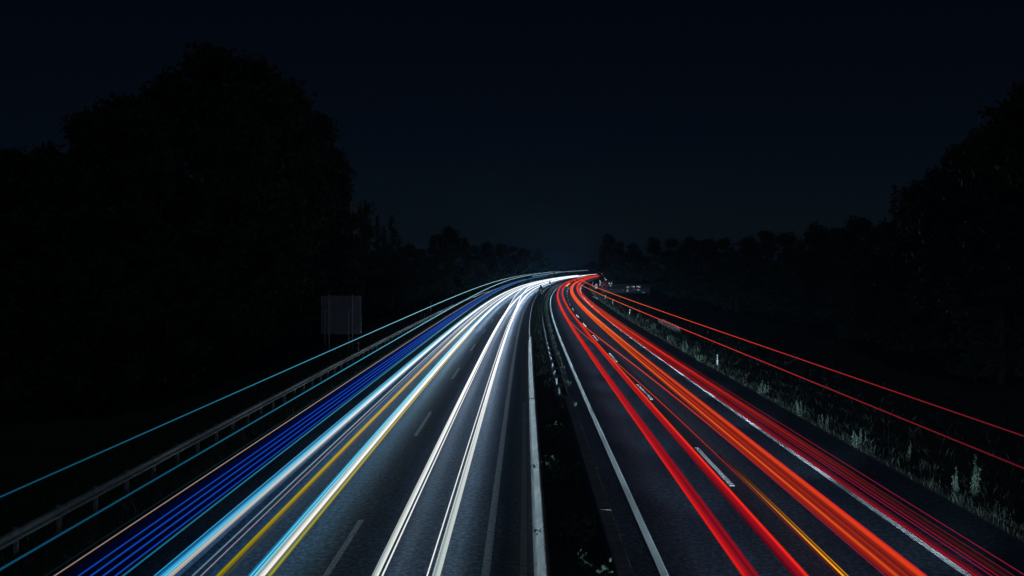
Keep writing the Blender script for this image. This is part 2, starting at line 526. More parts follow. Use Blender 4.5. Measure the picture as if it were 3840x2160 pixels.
bundle('yellow trail turning golden then white further off', .72, [
    (816, 13, cols((15, '#8f8408', 1), (30, '#c4a828', 1), (55, '#e8bc70', 1), (85, '#fff4e0', 1.2), (420, '#ffffff', 2))),
    (829, 10, cols((15, '#6a6408', 1), (30, '#a08420', 1), (55, '#e0b068', 1), (85, '#fff4e0', 1.2), (420, '#ffffff', 2))),
    (846, 3, cols((15, '#4f3a10', 1), (50, '#604830', 1), (85, '#fff4e0', .9), (420, '#ffffff', 1.2)))])
in_slow = bundle('broadest cyan edged white headlamp band beside the olive trail', .7, [
    (931, 8, cols((15, '#0a5f90', 1), (60, '#5fc4e8', 1), (400, '#ffffff', 1.8))),
    (942, 9, cols((15, '#3fb4e0', 1), (60, '#8fe0f4', 1), (400, '#ffffff', 1.8))),
    (954, 9, cols((15, '#7fd8f0', 1), (60, '#c0f0fa', 1.1), (400, '#ffffff', 2))),
    (967, 11, cols((15, '#8a9498', 1), (50, '#ffffff', 1.2), (400, '#ffffff', 2))),
    (983, 19, WH('#d8d4cc', 1.1)), (997, 5, cols((15, '#5f5f58', 1), (60, '#c0c4b8', 1), (400, '#ffffff', 1.6)))])
bundle('olive yellow trail along the inner edge of the broad white band', .55, [
    (1010, 11, cols((15, '#7f8c38', 1), (30, '#a89f48', 1), (60, '#d8b868', 1), (88, '#fff0d0', 1.1))),
    (1018, 4, cols((15, '#4f5420', 1), (60, '#a08440', 1), (88, '#e8d8b0', 1)))], s1=92)
def from_slow(s):   # joins from the slow lane
    q = min(1, max(0, (s - 100) / 220)); q = q * q * (3 - 2 * q)
    return -3.55 * q
E1 = [(1402, 15, WH('#a9b4b0', .95)), (1415, 7, WH('#dce4e0', 1.05)), (1398, 6, WH('#7f8c8c', .9), .02)]
in_fast2 = bundle('white headlamp trail in the inbound fast lane, outer one of its pair', .66, E1 + [(1430, 6, WH('#e4e8e4', 1.05), -.04)])
F1 = [(1628, 13, WH('#8fa4a4', .9)), (1643, 17, WH('#c9d8d0', 1.0))]
in_fast = bundle('white headlamp trail in the inbound fast lane, nearest the pale barrier', .66, F1 + [(1603, 5, WH('#e4e8e4', 1.05), .03)], under=6.2)
bundle('white headlamp trail swinging across from the inbound slow lane, outer one', .63, [(1409, 14, WH('#a9b4b0', .95)), ], shift=from_slow)
bundle('white headlamp trail swinging across from the inbound slow lane, inner one', .63, [(1636, 16, WH('#b9c8c0', .95)), ], shift=from_slow)
# lights of vehicles far down the inbound side
for lab, z, off, s0, s1 in (('faint white trail of a far truck roof beyond the bend', 3.6, -9.2, 395, 560), ('short white headlamp trail far round the bend', .8, -6.4, 500, 640),
                            ('short blue roof lamp trail of a truck far round the bend', 3.2, -10.6, 300, 420)):
    t = trail(lab, s0, off)
    strand(t, off, z, .1, .1, s0, s1, cols((s0, '#a0c8e0' if z > 1 else '#ffffff', 0.55 if z > 1 else 2), (s1, '#c8d8e8', .5)), grow=90)

# --- outbound: tail lamps of vehicles driving away
UN = (.14, .22, .33)      # what the same cars' headlamps throw down onto the road
trn = random.Random(5)
def OR(near='#e0361a', k=1.):
    a, b_ = trn.uniform(.16, 1.15), trn.uniform(.3, 1.2)
    h = trn.choice(['#f4401c', '#ff5a26', '#e82a18', '#d0221a', '#f03018'])
    return cols((22, near, k), (60, h, a), (110, trn.choice(['#ff4d22', '#ff7434', '#ff3a1c']), b_), (420, '#ff3a1c', 1.4))
def RD(near='#b3141f', k=1.):
    a, b_ = trn.uniform(.2, 1.2), trn.uniform(.3, 1.2)
    return cols((22, near, k), (60, trn.choice(['#d81a1c', '#c01420', '#ec3020']), a), (110, trn.choice(['#f4281c', '#ff5028', '#e01c1c']), b_), (420, '#ff2418', 1.3))
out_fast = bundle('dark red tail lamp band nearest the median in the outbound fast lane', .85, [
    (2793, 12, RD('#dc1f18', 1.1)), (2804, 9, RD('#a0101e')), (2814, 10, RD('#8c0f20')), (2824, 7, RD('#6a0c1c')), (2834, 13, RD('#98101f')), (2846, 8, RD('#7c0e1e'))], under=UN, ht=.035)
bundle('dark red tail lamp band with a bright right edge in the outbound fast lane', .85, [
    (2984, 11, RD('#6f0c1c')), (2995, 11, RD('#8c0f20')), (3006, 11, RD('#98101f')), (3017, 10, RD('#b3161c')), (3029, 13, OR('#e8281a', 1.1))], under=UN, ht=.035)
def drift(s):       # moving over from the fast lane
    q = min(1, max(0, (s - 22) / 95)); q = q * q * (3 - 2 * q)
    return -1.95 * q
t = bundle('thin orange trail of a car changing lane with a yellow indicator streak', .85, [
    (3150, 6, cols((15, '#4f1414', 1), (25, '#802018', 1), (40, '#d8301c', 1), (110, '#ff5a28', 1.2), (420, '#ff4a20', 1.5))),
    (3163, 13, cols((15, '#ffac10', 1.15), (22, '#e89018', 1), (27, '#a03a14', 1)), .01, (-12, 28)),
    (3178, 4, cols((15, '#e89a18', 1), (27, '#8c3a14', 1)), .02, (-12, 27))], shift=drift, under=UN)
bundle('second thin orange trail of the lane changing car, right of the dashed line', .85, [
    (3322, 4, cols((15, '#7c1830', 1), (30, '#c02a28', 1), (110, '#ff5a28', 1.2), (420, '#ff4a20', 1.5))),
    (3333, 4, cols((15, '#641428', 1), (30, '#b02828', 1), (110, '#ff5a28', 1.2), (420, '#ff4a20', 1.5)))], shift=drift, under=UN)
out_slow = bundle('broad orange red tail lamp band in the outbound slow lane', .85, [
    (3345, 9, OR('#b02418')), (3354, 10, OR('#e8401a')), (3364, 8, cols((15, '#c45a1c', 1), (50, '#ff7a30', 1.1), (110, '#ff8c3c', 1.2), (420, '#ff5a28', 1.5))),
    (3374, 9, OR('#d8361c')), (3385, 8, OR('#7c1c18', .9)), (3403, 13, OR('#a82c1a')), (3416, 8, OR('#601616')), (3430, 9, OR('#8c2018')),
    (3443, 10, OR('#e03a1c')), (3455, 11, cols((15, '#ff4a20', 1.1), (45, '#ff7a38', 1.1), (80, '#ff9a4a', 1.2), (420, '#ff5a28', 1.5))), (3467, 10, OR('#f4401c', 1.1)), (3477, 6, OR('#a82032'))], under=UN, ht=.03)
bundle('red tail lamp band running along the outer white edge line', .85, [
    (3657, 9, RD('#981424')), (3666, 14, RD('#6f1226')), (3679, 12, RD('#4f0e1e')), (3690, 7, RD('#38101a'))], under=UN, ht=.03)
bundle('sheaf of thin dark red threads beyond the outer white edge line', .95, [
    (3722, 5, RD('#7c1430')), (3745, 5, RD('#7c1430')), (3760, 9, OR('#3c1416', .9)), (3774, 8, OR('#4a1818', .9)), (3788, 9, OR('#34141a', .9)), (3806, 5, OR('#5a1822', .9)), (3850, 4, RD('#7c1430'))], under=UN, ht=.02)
TR = cols((12, '#4a0f1a', 1), (20, '#7c1824', 1), (30, '#b02830', 1), (45, '#e03c28', 1.05), (90, '#ff6a3a', 1.1), (230, '#ff6a3a', 1.2))
t = trail('thin red roof lamp trail of a truck, highest of the outbound trails', 10, offset_of(3840, 1630.6, 4.0))
strand(t, offset_of(3300, 1449, 4.0), 4.0, .023, .023, -12, 236, TR, 0., grow=110)
t = trail('thin red truck roof lamp trail passing over the white delineator post', 10, offset_of(3707, 1700, 4.0))
strand(t, offset_of(3300, 1535, 4.0), 4.0, .023, .023, -12, 222, TR, 0., grow=110)
far_t = trail('short amber trail in the outbound fast lane at the bend', 250, 3.0)
strand(far_t, 3.0, .8, .16, .1, 255, 300, cols((250, '#ffb040', 1.4), (300, '#ffa030', 1.4)), UN)

# the vehicles' own headlamps, part of their trails: they light the road, rails, posts and weeds ahead of them
def beam(root, s, off, z, power, back=False, yaw=0., dip=4., cone=34, wide=2.4, colr=(.62, .86, 1.0)):
    ld = bpy.data.lights.new('headlamp', 'SPOT')
    ld.energy = power; ld.color = colr
    ld.spot_size = math.radians(cone); ld.spot_blend = 1.0; ld.shadow_soft_size = .05
    o = bpy.data.objects.new('headlamp', ld); C.objects.link(o)
    o.parent = root
    tt = frame(s)[2]
    o.matrix_basis = Matrix.Translation(P(s, off, z) - root.location) @ Matrix.Rotation(-tt - yaw + (math.pi if back else 0), 4, 'Z') @ Matrix.Rotation(math.radians(90 - dip), 4, 'X') @ Matrix.Diagonal((wide, 1, 1, 1))
for k in range(34):      # outbound low beams reaching over the verge
    beam(out_slow, -30 + 9 * k, 6.2, .6, 1900, yaw=.16, dip=1.5, cone=15, wide=3.2)
for k in range(40):
    beam(out_fast, -30 + 8 * k, 1.9, .6, 6000, yaw=.0, dip=1.0, cone=11, wide=3.0, colr=(.55, .83, 1.0))
for k in range(80):      # inbound low beams grazing the barrier and the guardrail
    beam(in_fast, 14 + 3.5 * k, -5.40, .52, 1900, True, yaw=-.2, dip=-2.5, cone=11, wide=1.8)
for k in range(26):
    beam(in_slow2, 14 + 9 * k, -11.05, .62, 300, True, yaw=.3, dip=.5, cone=14, wide=1.8)

# ------------------------------------------------------------------ signs, posts
def delineator(s, off, label, group='white delineator posts', h=1.0):
    x, y, t = frame(s)
    g = thing('delineator_post', label, 'post', P(s, off, -.02), -t, group)
    pr = [(-.06, -.05), (.06, -.05), (.035, .06), (-.035, .06)]
    def seg(z0, z1, nm, m):
        v = [(a, c, z0) for a, c in pr] + [(a, c, z1 + (.0 if nm != 'tip' else c * .4)) for a, c in pr]
        return link(nm, mesh(nm, v, [(3, 2, 1, 0), (4, 5, 6, 7), (0, 1, 5, 4), (1, 2, 6, 5), (2, 3, 7, 6), (3, 0, 4, 7)]), m, g)
    seg(-.25, .66 * h, 'shaft', 'white'); seg(.66 * h, .9 * h, 'black_band', 'black'); seg(.9 * h, 1.03 * h, 'tip', 'white')
    MB().box(-.025, .025, -.056, -.049, .70 * h, .87 * h).build('reflector', 'white', g)
    return g
x, y = ground_at(2692, 1387.6)
delineator(59.2, 10.45, 'white delineator post with black band standing among roadside weeds')
for s, off in ((120, 11.2), (152, 11.4), (174, 11.4), (255, 11.2), (290, 11.0), (325, 10.8)):
    delineator(s, off, 'small white delineator post further along the outbound verge', 'white delineator posts far along the verge')
delineator(66.6, -17.0, 'pale delineator post close behind the left guardrail', 'posts behind the guardrail', 1.15)
g = thing('marker_post', 'slim marker post with a small plate behind the far guardrail', 'post', P(117, -17.3, 0))
MB().tube([(0, 0, -.4), (0, 0, 2.2)], .035).build('pole', 'steel', g)
MB().box(-.12, .12, -.05, -.03, .9, 1.5).build('plate', 'steel', g)
for k in range(3):
    g = tag(MB().box(-.05, .05, -.04, .04, -.3, 1.05).build('stub_post', 'steel', loc=P(113 - 3.4 * k, -17.2)), 'short steel stub post behind the far guardrail', 'post', 'stub posts behind the guardrail')

# back of the big sign board
SX0, SX1 = -16.45, -13.05
g = thing('road_sign', 'tall rectangular road sign board behind the left guardrail, seen from its back', 'sign', (-14.75, 72, 0))
for z0, z1 in ((1.47, 2.56), (2.575, 3.655), (3.67, 4.76)):
    MB().box(-1.7, 1.7, -.02, .02, z0, z1).build('panel', 'signback', g)
for x in (-1.72, 1.70): MB().box(x, x + .022, -.06, .03, 1.46, 4.77).build('edge_strip', 'steel', g)
MB().box(-1.7, 1.7, -.06, .03, 4.765, 4.785).build('edge_strip', 'steel', g)
for x in (-1.02, 1.0):
    p = MB().tube([(x, -.14, -.4), (x, -.14, 4.95)], .055, 8).build('post', 'steel', g)
    MB().tube([(x - .28, -.5, -.4), (x - .28, -.5, 3.6)], .04, 8).build('strut', 'steel', g)
    for z in (.6, 1.15, 2.3, 3.5): MB().tube([(x, -.14, z), (x - .28, -.5, z + .02)], .025).build('brace', 'steel', g)
    for z in (1.8, 2.95, 4.2): MB().box(x - .09, x + .09, -.21, -.02, z, z + .06).build('clamp', 'steel', g)

def tri(w_, h_, z0, y0, y1, inset=0.):
    k = inset
    pts = [(-w_ / 2 + k * 1.7, z0 + k), (w_ / 2 - k * 1.7, z0 + k), (.03 if not k else .02, z0 + h_ - k * 2), (-.03 if not k else -.02, z0 + h_ - k * 2)]
    n = 4
    v = [(a, y0, c) for a, c in pts] + [(a, y1, c) for a, c in pts]
    return MB().add(v, [(0, 1, 2, 3), (7, 6, 5, 4)] + [(i, i + n, (i + 1) % n + n, (i + 1) % n) for i in range(n)])

g = thing('warning_sign', 'white triangular warning sign with red border on the outbound verge', 'sign', (*ground_at(2236, 1093), 0))
tri(1.25, 1.08, 1.38, -.03, -.01).build('border', 'red', g)
tri(1.25, 1.08, 1.38, -.036, -.031, .09).build('face', 'white', g)
MB().box(-.42, .42, -.03, -.01, .88, 1.34).build('plate', 'white', g)
MB().tube([(0, .03, -.4), (0, .03, 2.3)], .04, 8).build('post', 'steel', g)
for s, off, sc, lab in ((197, -2.55, 1.0, 'dark triangular warning sign on the median, seen from its back, before the bend'),
                        (270, -2.7, .8, 'smaller triangular median sign with a pale plate under it, at the bend')):
    x, y, t_ = frame(s)
    g = thing('warning_sign', lab, 'sign', P(s, off, 0), -t_)
    tri(1.3 * sc, 1.25 * sc, 1.5 * sc, -.02, .02).build('board', 'black', g)
    MB().box(-.42 * sc, .42 * sc, -.02, .02, 1.12 * sc, 1.46 * sc).build('plate', 'black' if sc == 1 else 'white', g)
    MB().tube([(0, -.05, -.4), (0, -.05, 2.4 * sc)], .04, 8).build('post', 'steel', g)

# concrete gutter pieces lit on the verge
g = thing('concrete_gutter', 'pale concrete gutter lying in the grass beyond the outbound shoulder', 'gutter', P(91, 13.3))
for k in range(7):
    put('gutter_tile', MB().add([(-.32, 0, .12), (-.2, 0, .03), (.2, 0, .03), (.32, 0, .15), (-.32, 1.95, .12), (-.2, 1.95, .03), (.2, 1.95, .03), (.32, 1.95, .15),
        (-.36, 0, -.1), (.36, 0, -.1), (-.36, 1.95, -.1), (.36, 1.95, -.1)],
        [(0, 1, 5, 4), (1, 2, 6, 5), (2, 3, 7, 6), (0, 4, 10, 8), (3, 9, 11, 7), (8, 1, 0), (8, 9, 2, 1), (9, 3, 2), (4, 5, 10), (10, 5, 6, 11), (11, 6, 7)]).mesh('gutter_tile')
        if k == 0 else g.children[0].data, 'white_concrete', g, 91 + 2 * k, 13.2 + .04 * k, .10, rx=.2)
g = thing('concrete_gutter', 'short curved pale kerb at the far shoulder edge before the triangular sign', 'kerb', P(178, 10))
for k in range(6):
    put('kerb_stone', MB().box(-.18, .18, 0, 1.9, -.1, .14).mesh('kerb_stone') if k == 0 else g.children[0].data, 'concrete', g, 181 + 1.95 * k, 10.2 - .05 * (k - 2) ** 2)

# low building with dim panes behind the verge
bx, by = ground_at(2352, 1108.5)
g = thing('roadside_building', 'low dark roadside building with dimly lit panes beyond the outbound verge', 'building', (bx, by + 3, 0))
MB().box(-5.9, -3.0, 0, 4, -.2, 3.5).box(-3.0, 6.0, .02, 3.98, -.2, 2.55).build('wall', 'wall', g)
MB().box(-6.0, -2.9, -.15, 4.1, 3.5, 3.62).box(-2.9, 6.15, -.15, 4.1, 2.55, 2.66).build('roof', 'black', g)
def pane_mat(name, colr, k):
    def f(n, l, p):
        p.inputs['Base Color'].default_value = (.02, .02, .025, 1); p.inputs['Roughness'].default_value = .15
        tc = n.new('ShaderNodeTexCoord'); t = n.new('ShaderNodeTexNoise'); t.inputs['Scale'].default_value = 2.6
        l.new(tc.outputs['Object'], t.inputs[0])
        r = n.new('ShaderNodeValToRGB'); r.color_ramp.elements[0].position = .45; r.color_ramp.elements[0].color = (.002, .002, .003, 1)
        r.color_ramp.elements[1].position = .75; r.color_ramp.elements[1].color = (*lin(colr), 1)
        l.new(t.outputs[0], r.inputs[0]); l.new(r.outputs[0], p.inputs['Emission Color']); p.inputs['Emission Strength'].default_value = k
    return mat(name, f)
PM = [pane_mat('lit_pane_rose', '#a04068', .6), pane_mat('lit_pane_white', '#c8d0e8', .8), pane_mat('lit_pane_blue', '#4a5a90', .5)]
for k, (x0, x1, z0, z1, m) in enumerate([(-5.7, -5.25, 1.3, 3.2, 0), (-5.2, -4.8, 1.6, 3.2, 0), (-4.75, -4.3, 1.1, 3.25, 0), (-4.1, -3.3, 2.7, 3.1, 1), (-4.1, -3.3, 2.1, 2.5, 1), (-4.1, -3.3, 1.2, 1.7, 2),
        (-.9, -.4, 1.0, 1.5, 2), (.1, .9, 1.7, 2.1, 1), (.3, .7, .9, 1.5, 1), (1.2, 2.2, 1.9, 2.2, 1), (1.1, 1.4, .7, 1.6, 2), (1.7, 2.6, 1.2, 1.6, 2), (2.7, 3.6, 1.9, 2.25, 1), (2.7, 3.7, 1.15, 1.5, 1), (3.9, 4.4, 1.5, 1.9, 2), (4.2, 4.7, .6, .8, 1)]):
    f = MB().box(x0 - .04, x1 + .04, -.05, .03, z0 - .04, z1 + .04).build('window', 'black', g)
    MB().box(x0, x1, -.065, -.052, z0, z1).build('pane', PM[m], f)
# lamps on that side
def lamp_mat(name, colr, k):
    def f(n, l, p):
        p.inputs['Emission Color'].default_value = (*lin(colr), 1); p.inputs['Emission Strength'].default_value = k
    return mat(name, f)
g = thing('street_lamp', 'street lamp glowing amber through leaves at the edge of the right wood', 'street lamp', (31.6, 57.5, 0))
MB().tube([(0, 0, -.3), (0, 0, 7.7), (-.5, -.2, 8.1)], [.08, .05, .04], 8).build('pole', 'black', g)
MB().box(-.95, -.45, -.3, -.1, 8.05, 8.16).build('housing', 'black', g)
MB().box(-.9, -.5, -.27, -.13, 8.0, 8.048).build('lamp', lamp_mat('amber_lamp', '#ffb038', .8), g)
for k, (px, py, ln) in enumerate(((2237 + 31, 1043, .12), (2272, 1049, .3), (3585, 1081, .1), (3665, 1083, .5))):
    d = 205 if px < 3000 else 70
    x = (px - 1920) * d / F_PX; z = CAM_H - (py - HOR) * d / F_PX
    lab = ['tiny white lamp on a pole above the low building', 'small white strip lamp beside the low building', 'tiny white lamp deep in the right wood', 'small blue white strip lamp deep in the right wood'][k]
    g = thing('pole_lamp', lab, 'lamp', (x, d, 0))
    MB().tube([(0, .1, -.3), (0, .1, z)], .03, 6).build('pole', 'black', g)
    MB().box(-ln / 2, ln / 2, -.04, .04, z - .05, z + .05).build('lamp', lamp_mat('cold_lamp', '#a0c8ff' if k == 3 else '#ffffff', 1.0 if k < 2 else .35), g)

# ------------------------------------------------------------------ vegetation
def quads(centers, size, flat=.5, aspect=.6):
    """random leaf-shaped quads (rhombs) around centres"""
    n = len(centers)
    a = rng.normal(size=(n, 3)); a /= np.linalg.norm(a, axis=1)[:, None]
    b_ = rng.normal(size=(n, 3)); b_[:, 2] *= flat
    b_ -= a * np.sum(a * b_, axis=1)[:, None]; b_ /= np.linalg.norm(b_, axis=1)[:, None]
    sz = size * rng.uniform(.6, 1.35, n)[:, None]
    V = np.stack([centers - a * sz, centers + b_ * sz * aspect, centers + a * sz, centers - b_ * sz * aspect], axis=1).reshape(-1, 3)
    F = np.arange(4 * n).reshape(-1, 4)
    return V, F

def tree_proto(seed, h=20., r=5.5, base=.18, nleaf=9000, leaf=.26, top=.5, ncl=90):
    """crown of leaf clumps carried on limbs; returns (trunk mesh, crown mesh), origin at the foot"""
    rn = random.Random(seed)
    m = MB()
    z_tr = h * .72
    lean = (rn.uniform(-.4, .4), rn.uniform(-.4, .4))
    tp = [(lean[0] * q * q, lean[1] * q * q, -.5 + q * z_tr) for q in (0, .25, .5, .75, 1)]
    m.tube(tp, [h * .022, h * .017, h * .013, h * .008, h * .003], 7)
    cl = []
    while len(cl) < ncl:
        u = rn.random(); z = h * (base + (1 - base) * u)
        prof = (math.sin(math.pi * min(1, u ** .75 * .93 + .05))) ** .7
        ang = rn.uniform(0, 2 * math.pi)
        rad = r * prof * (rn.random() ** .45) * (.82 + .3 * math.sin(ang * 3 + seed) * math.sin(u * 7 + seed))
        cl.append((rad * math.cos(ang), rad * math.sin(ang), z, rn.uniform(.5, 1.15) * r * .21))
    for x, y, z, rr in cl[::3]:
        z0 = max(h * .12, z - h * .16 - rn.random() * h * .06)
        q = min(1, z0 / z_tr)
        a0 = Vector((lean[0] * q * q, lean[1] * q * q, z0))
        mid = a0.lerp(Vector((x, y, z)), .5) + Vector((0, 0, -.03 * h))
        m.tube([a0, mid, (x, y, z)], [h * .007, h * .004, h * .0015], 5)
    cl = np.array(cl)
    wgt = cl[:, 3] ** 2; wgt /= wgt.sum()
    idx = rng.choice(len(cl), nleaf, p=wgt)
    g_ = rng.normal(size=(nleaf, 3)); g_ /= np.linalg.norm(g_, axis=1)[:, None]
    rad = rng.random(nleaf)[:, None] ** .5 * cl[idx, 3][:, None] * np.array([1.15, 1.15, .8])
    V, F = quads(cl[idx, :3] + g_ * rad * rng.uniform(.6, 1.55, (nleaf, 1)), leaf)
    return m.mesh('trunk'), fast_mesh('crown', V, F)

def fir_proto(seed, h=16., r=2.6, nleaf=6500):
    rn = random.Random(seed)
    m = MB(); m.tube([(0, 0, -.5), (0, 0, h * .5), (0, 0, h)], [h * .016, h * .009, .02], 7)
    pts = []
    z = h * .06
    while z < h * .985:
        u = (z / h)
        rr = r * (1 - u) ** .85 + .12
        k = max(4, int(9 * (1 - u) + 3))
        for q in range(k):
            a = rn.uniform(0, 2 * math.pi); L = rr * rn.uniform(.65, 1.12)
            tip = (L * math.cos(a), L * math.sin(a), z - L * .22)
            if u < .9: m.tube([(0, 0, z), tip], [.03, .008], 4)
            pts.append((z, a, L))
        z += h * .022 + (1 - u) * h * .012
    pts = np.array(pts)
    idx = rng.choice(len(pts), nleaf, p=pts[:, 2] / pts[:, 2].sum())
    q = rng.random(nleaf) ** .7
    zz, a, L = pts[idx, 0], pts[idx, 1], pts[idx, 2]
    cen = np.stack([q * L * np.cos(a), q * L * np.sin(a), zz - q * L * .22], axis=1) + rng.normal(size=(nleaf, 3)) * np.array([.12, .12, .09])
    V, F = quads(cen, .17, aspect=.4)
    return m.mesh('trunk'), fast_mesh('crown', V, F)

protos = {
    'big0': tree_proto(1, 22, 6.2, .10, 13000, .27, ncl=120), 'big1': tree_proto(2, 22, 5.6, .10, 12000, .27, ncl=110), 'big2': tree_proto(7, 22, 5.0, .08, 12000, .26, ncl=100),
    'mid0': tree_proto(3, 13, 4.2, .04, 8000, .21, ncl=80), 'mid1': tree_proto(4, 13, 3.8, .04, 8000, .21, ncl=70), 'mid2': tree_proto(5, 13, 4.6, .03, 8000, .21, ncl=75),
    'fir0': fir_proto(1), 'fir1': fir_proto(2, 16, 2.2),
}
BASE_H = {'big': 22., 'mid': 13., 'fir': 16.}
def tree(kind, x, y, h, label, group, wide=1., name=None):
    tr_, cr = protos[kind]
    k = h / BASE_H[kind[:3]]
    g = thing(name or ('conifer_tree' if kind.startswith('fir') else 'broadleaf_tree'), label, 'tree', (x, y, -.06), random.uniform(0, 6.28), group)
    g.scale = (k * wide, k * wide, k)
    link('trunk', tr_, 'bark', g)
    link('crown', cr, 'needle' if kind.startswith('fir') else 'leaf', g)
    return g
def tree_px(kind, px, py, d, label, group, wide=1.):
    return tree(kind, (px - 1920) * d / F_PX, d, CAM_H + (HOR - py) * d / F_PX, label, group, wide)

LB = 'tall broadleaf tree in the high dark wood behind the left guardrail'
for i, (px, py, d, wd) in enumerate([(40, 575, 60, 1), (180, 555, 62, 1), (335, 440, 66, .9), (480, 385, 63, .95), (640, 290, 66, .9), (800, 205, 68, 1), (945, 250, 70, .95),
        (1085, 325, 76, .9), (1195, 445, 84, .85), (1248, 570, 92, .8), (1268, 690, 100, .8), (560, 420, 52, .9), (880, 420, 58, .9), (250, 600, 50, .9), (1010, 560, 80, .9)]):
    lab = {5: 'tallest broadleaf tree, crowning the left wood', 6: 'broadleaf tree just beside the tallest one on its road side', 4: 'broad tree just beside the tallest one, away from the road',
           10: 'last tall broadleaf tree of the left wood before the conifers', 0: 'low outermost broadleaf tree at the far end of the left wood from the road'}.get(i, LB)
    tree_px(f'big{i % 3}', px, py, d, lab, 'tall trees of the left wood', wd)
LS = 'lower bushy tree filling the edge of the left wood'
for i, (px, py, d) in enumerate([(30, 800, 45), (260, 820, 47), (470, 800, 50), (690, 820, 54), (860, 830, 60), (1000, 880, 70), (1120, 860, 84), (1240, 880, 96), (1330, 900, 112), (1180, 980, 88), (620, 950, 48), (360, 980, 42), (100, 1000, 40), (940, 990, 74)]):
    tree_px(f'mid{i % 3}', px, py, d, LS, 'edge trees of the left wood', 1.25)
for i, (px, py, d) in enumerate([(1373, 822, 118), (1416, 806, 116), (1472, 796, 115), (1440, 840, 121), (1500, 880, 124)]):
    tree_px(f'fir{i % 2}', px, py, d, ['pointed conifer standing next to the tall left wood', 'pointed conifer in the middle of the conifer group', 'tallest pointed conifer of the group beyond the left wood', 'conifer behind the gap between the two tallest conifers', 'shortest conifer, last of the group on its road side'][i], 'conifers beyond the left wood', 1.15)
LM = 'broadleaf tree in the falling tree line along the far left of the motorway'
for i, (px, py, d, wd) in enumerate([(1530, 920, 135, 1.1), (1575, 940, 150, 1.1), (1640, 890, 165, .9), (1688, 854, 168, .85), (1745, 897, 175, .5), (1780, 930, 200, 1.2), (1830, 912, 225, 1.1), (1880, 920, 250, 1.2), (1925, 930, 275, 1.2),
        (1965, 932, 300, 1.1), (2020, 938, 350, .9), (2055, 970, 400, 1.1), (2080, 992, 470, 1.2), (2105, 1004, 560, 1.4), (1480, 1000, 125, 1.3), (1600, 1000, 155, 1.4), (1720, 1000, 190, 1.4)]):
    lab = {3: 'highest rounded tree in the far left tree line', 4: 'slender small tree beside the highest rounded one on the left', 10: 'rounded tree at the end of the far left tree line, before it drops away'}.get(i, LM)
    tree_px(f'mid{i % 3}', px, py, d, lab, 'far left tree line', wd)
LF = 'small hazy tree far off beyond the bend'
for i, (px, py, d) in enumerate([(2135, 1006, 700), (2165, 1004, 760), (2195, 994, 700), (2222, 980, 620), (2250, 985, 640)]):
    tree_px(f'mid{i % 3}', px, py, d, LF, 'trees beyond the bend', 1.8)
LR = 'broadleaf tree in the low dark tree line beyond the outbound verge'
for i, (px, py, d, wd) in enumerate([(2282, 880, 335, .85), (2262, 935, 390, .9), (2325, 912, 320, .9), (2375, 915, 260, 1), (2450, 898, 225, 1), (2520, 905, 200, 1.1), (2593, 892, 180, 1.1), (2655, 903, 165, 1.1), (2710, 905, 150, 1.1), (2810, 893, 135, 1.1), (2872, 876, 125, .9),
        (2945, 886, 118, 1.1), (3058, 845, 108, .95), (3145, 868, 98, 1.1), (3222, 832, 92, 1.), (3308, 838, 86, 1.), (2400, 960, 230, 1.3), (2560, 960, 175, 1.3), (2760, 960, 130, 1.3), (3000, 950, 105, 1.3), (3200, 950, 84, 1.3), (3420, 940, 72, 1.3)]):
    lab = {0: 'bushy tree standing out at the bend where the right tree line begins', 12: 'slightly higher tree in the middle of the right tree line'}.get(i, LR)
    tree_px(f'mid{i % 3}', px, py, d, lab, 'low tree line on the right', wd)
tree_px('fir1', 3350, 680, 80, 'tall slim conifer rising above the right tree line', None, .8)
tree_px('fir0', 3385, 690, 86, 'second slim conifer close behind the tall one on the right', None, .8)
LT = 'high broadleaf tree at the near end of the right wood'
for i, (px, py, d, wd) in enumerate([(3450, 690, 74, .9), (3520, 640, 68, .9), (3600, 560, 64, .9), (3700, 500, 60, .9), (3830, 330, 56, 1), (3960, 300, 52, 1), (3760, 800, 52, 1), (3560, 830, 60, 1)]):
    tree_px(f'big{i % 3}', px, py, d, LT, 'high trees of the right wood', wd)

tree_px('mid1', 3655, 850, 54, 'leafy tree in front of the amber street lamp', None, .9)
# grass on the verges: uncountable blades
def grass(name, label, s_rng, off_rng, n, h0, h1, bias=1.6):
    q = rng.random(n) ** bias
    s = s_rng[0] + q * (s_rng[1] - s_rng[0])
    o = off_rng[0] + rng.random(n) ** 1.3 * (off_rng[1] - off_rng[0])
    clump = .35 + .9 * np.abs(np.sin(s * 1.3 + np.sin(o * 2.1) * 2) * np.sin(s * .37 + o * 1.7))
    x = np.interp(s, _S, _X); y = np.interp(s, _S, _Y); t = np.interp(s, _S, _th)
    bx_ = x + o * np.cos(t); by_ = y - o * np.sin(t)
    h = rng.uniform(h0, h1, n) * clump * (1 + s / 250)
    wd_ = rng.uniform(.004, .011, n) * (1 + s / 45)
    a = rng.uniform(0, 2 * math.pi, n)
    lx, ly = rng.normal(size=n) * .28 * h, rng.normal(size=n) * .28 * h
    z0 = np.full(n, -.07)
    V = np.stack([np.stack([bx_ - wd_ * np.cos(a), by_ - wd_ * np.sin(a), z0], 1), np.stack([bx_ + wd_ * np.cos(a), by_ + wd_ * np.sin(a), z0], 1),
                  np.stack([bx_ + lx * .4 + wd_ * .7 * np.cos(a), by_ + ly * .4 + wd_ * .7 * np.sin(a), h * .6], 1), np.stack([bx_ + lx, by_ + ly, h], 1)], axis=1).reshape(-1, 3)
    F = np.arange(4 * n).reshape(-1, 4)
    o_ = link(name, fast_mesh(name, V, F), 'grass')
    o_['kind'] = 'stuff'
    tag(o_, label, 'grass')

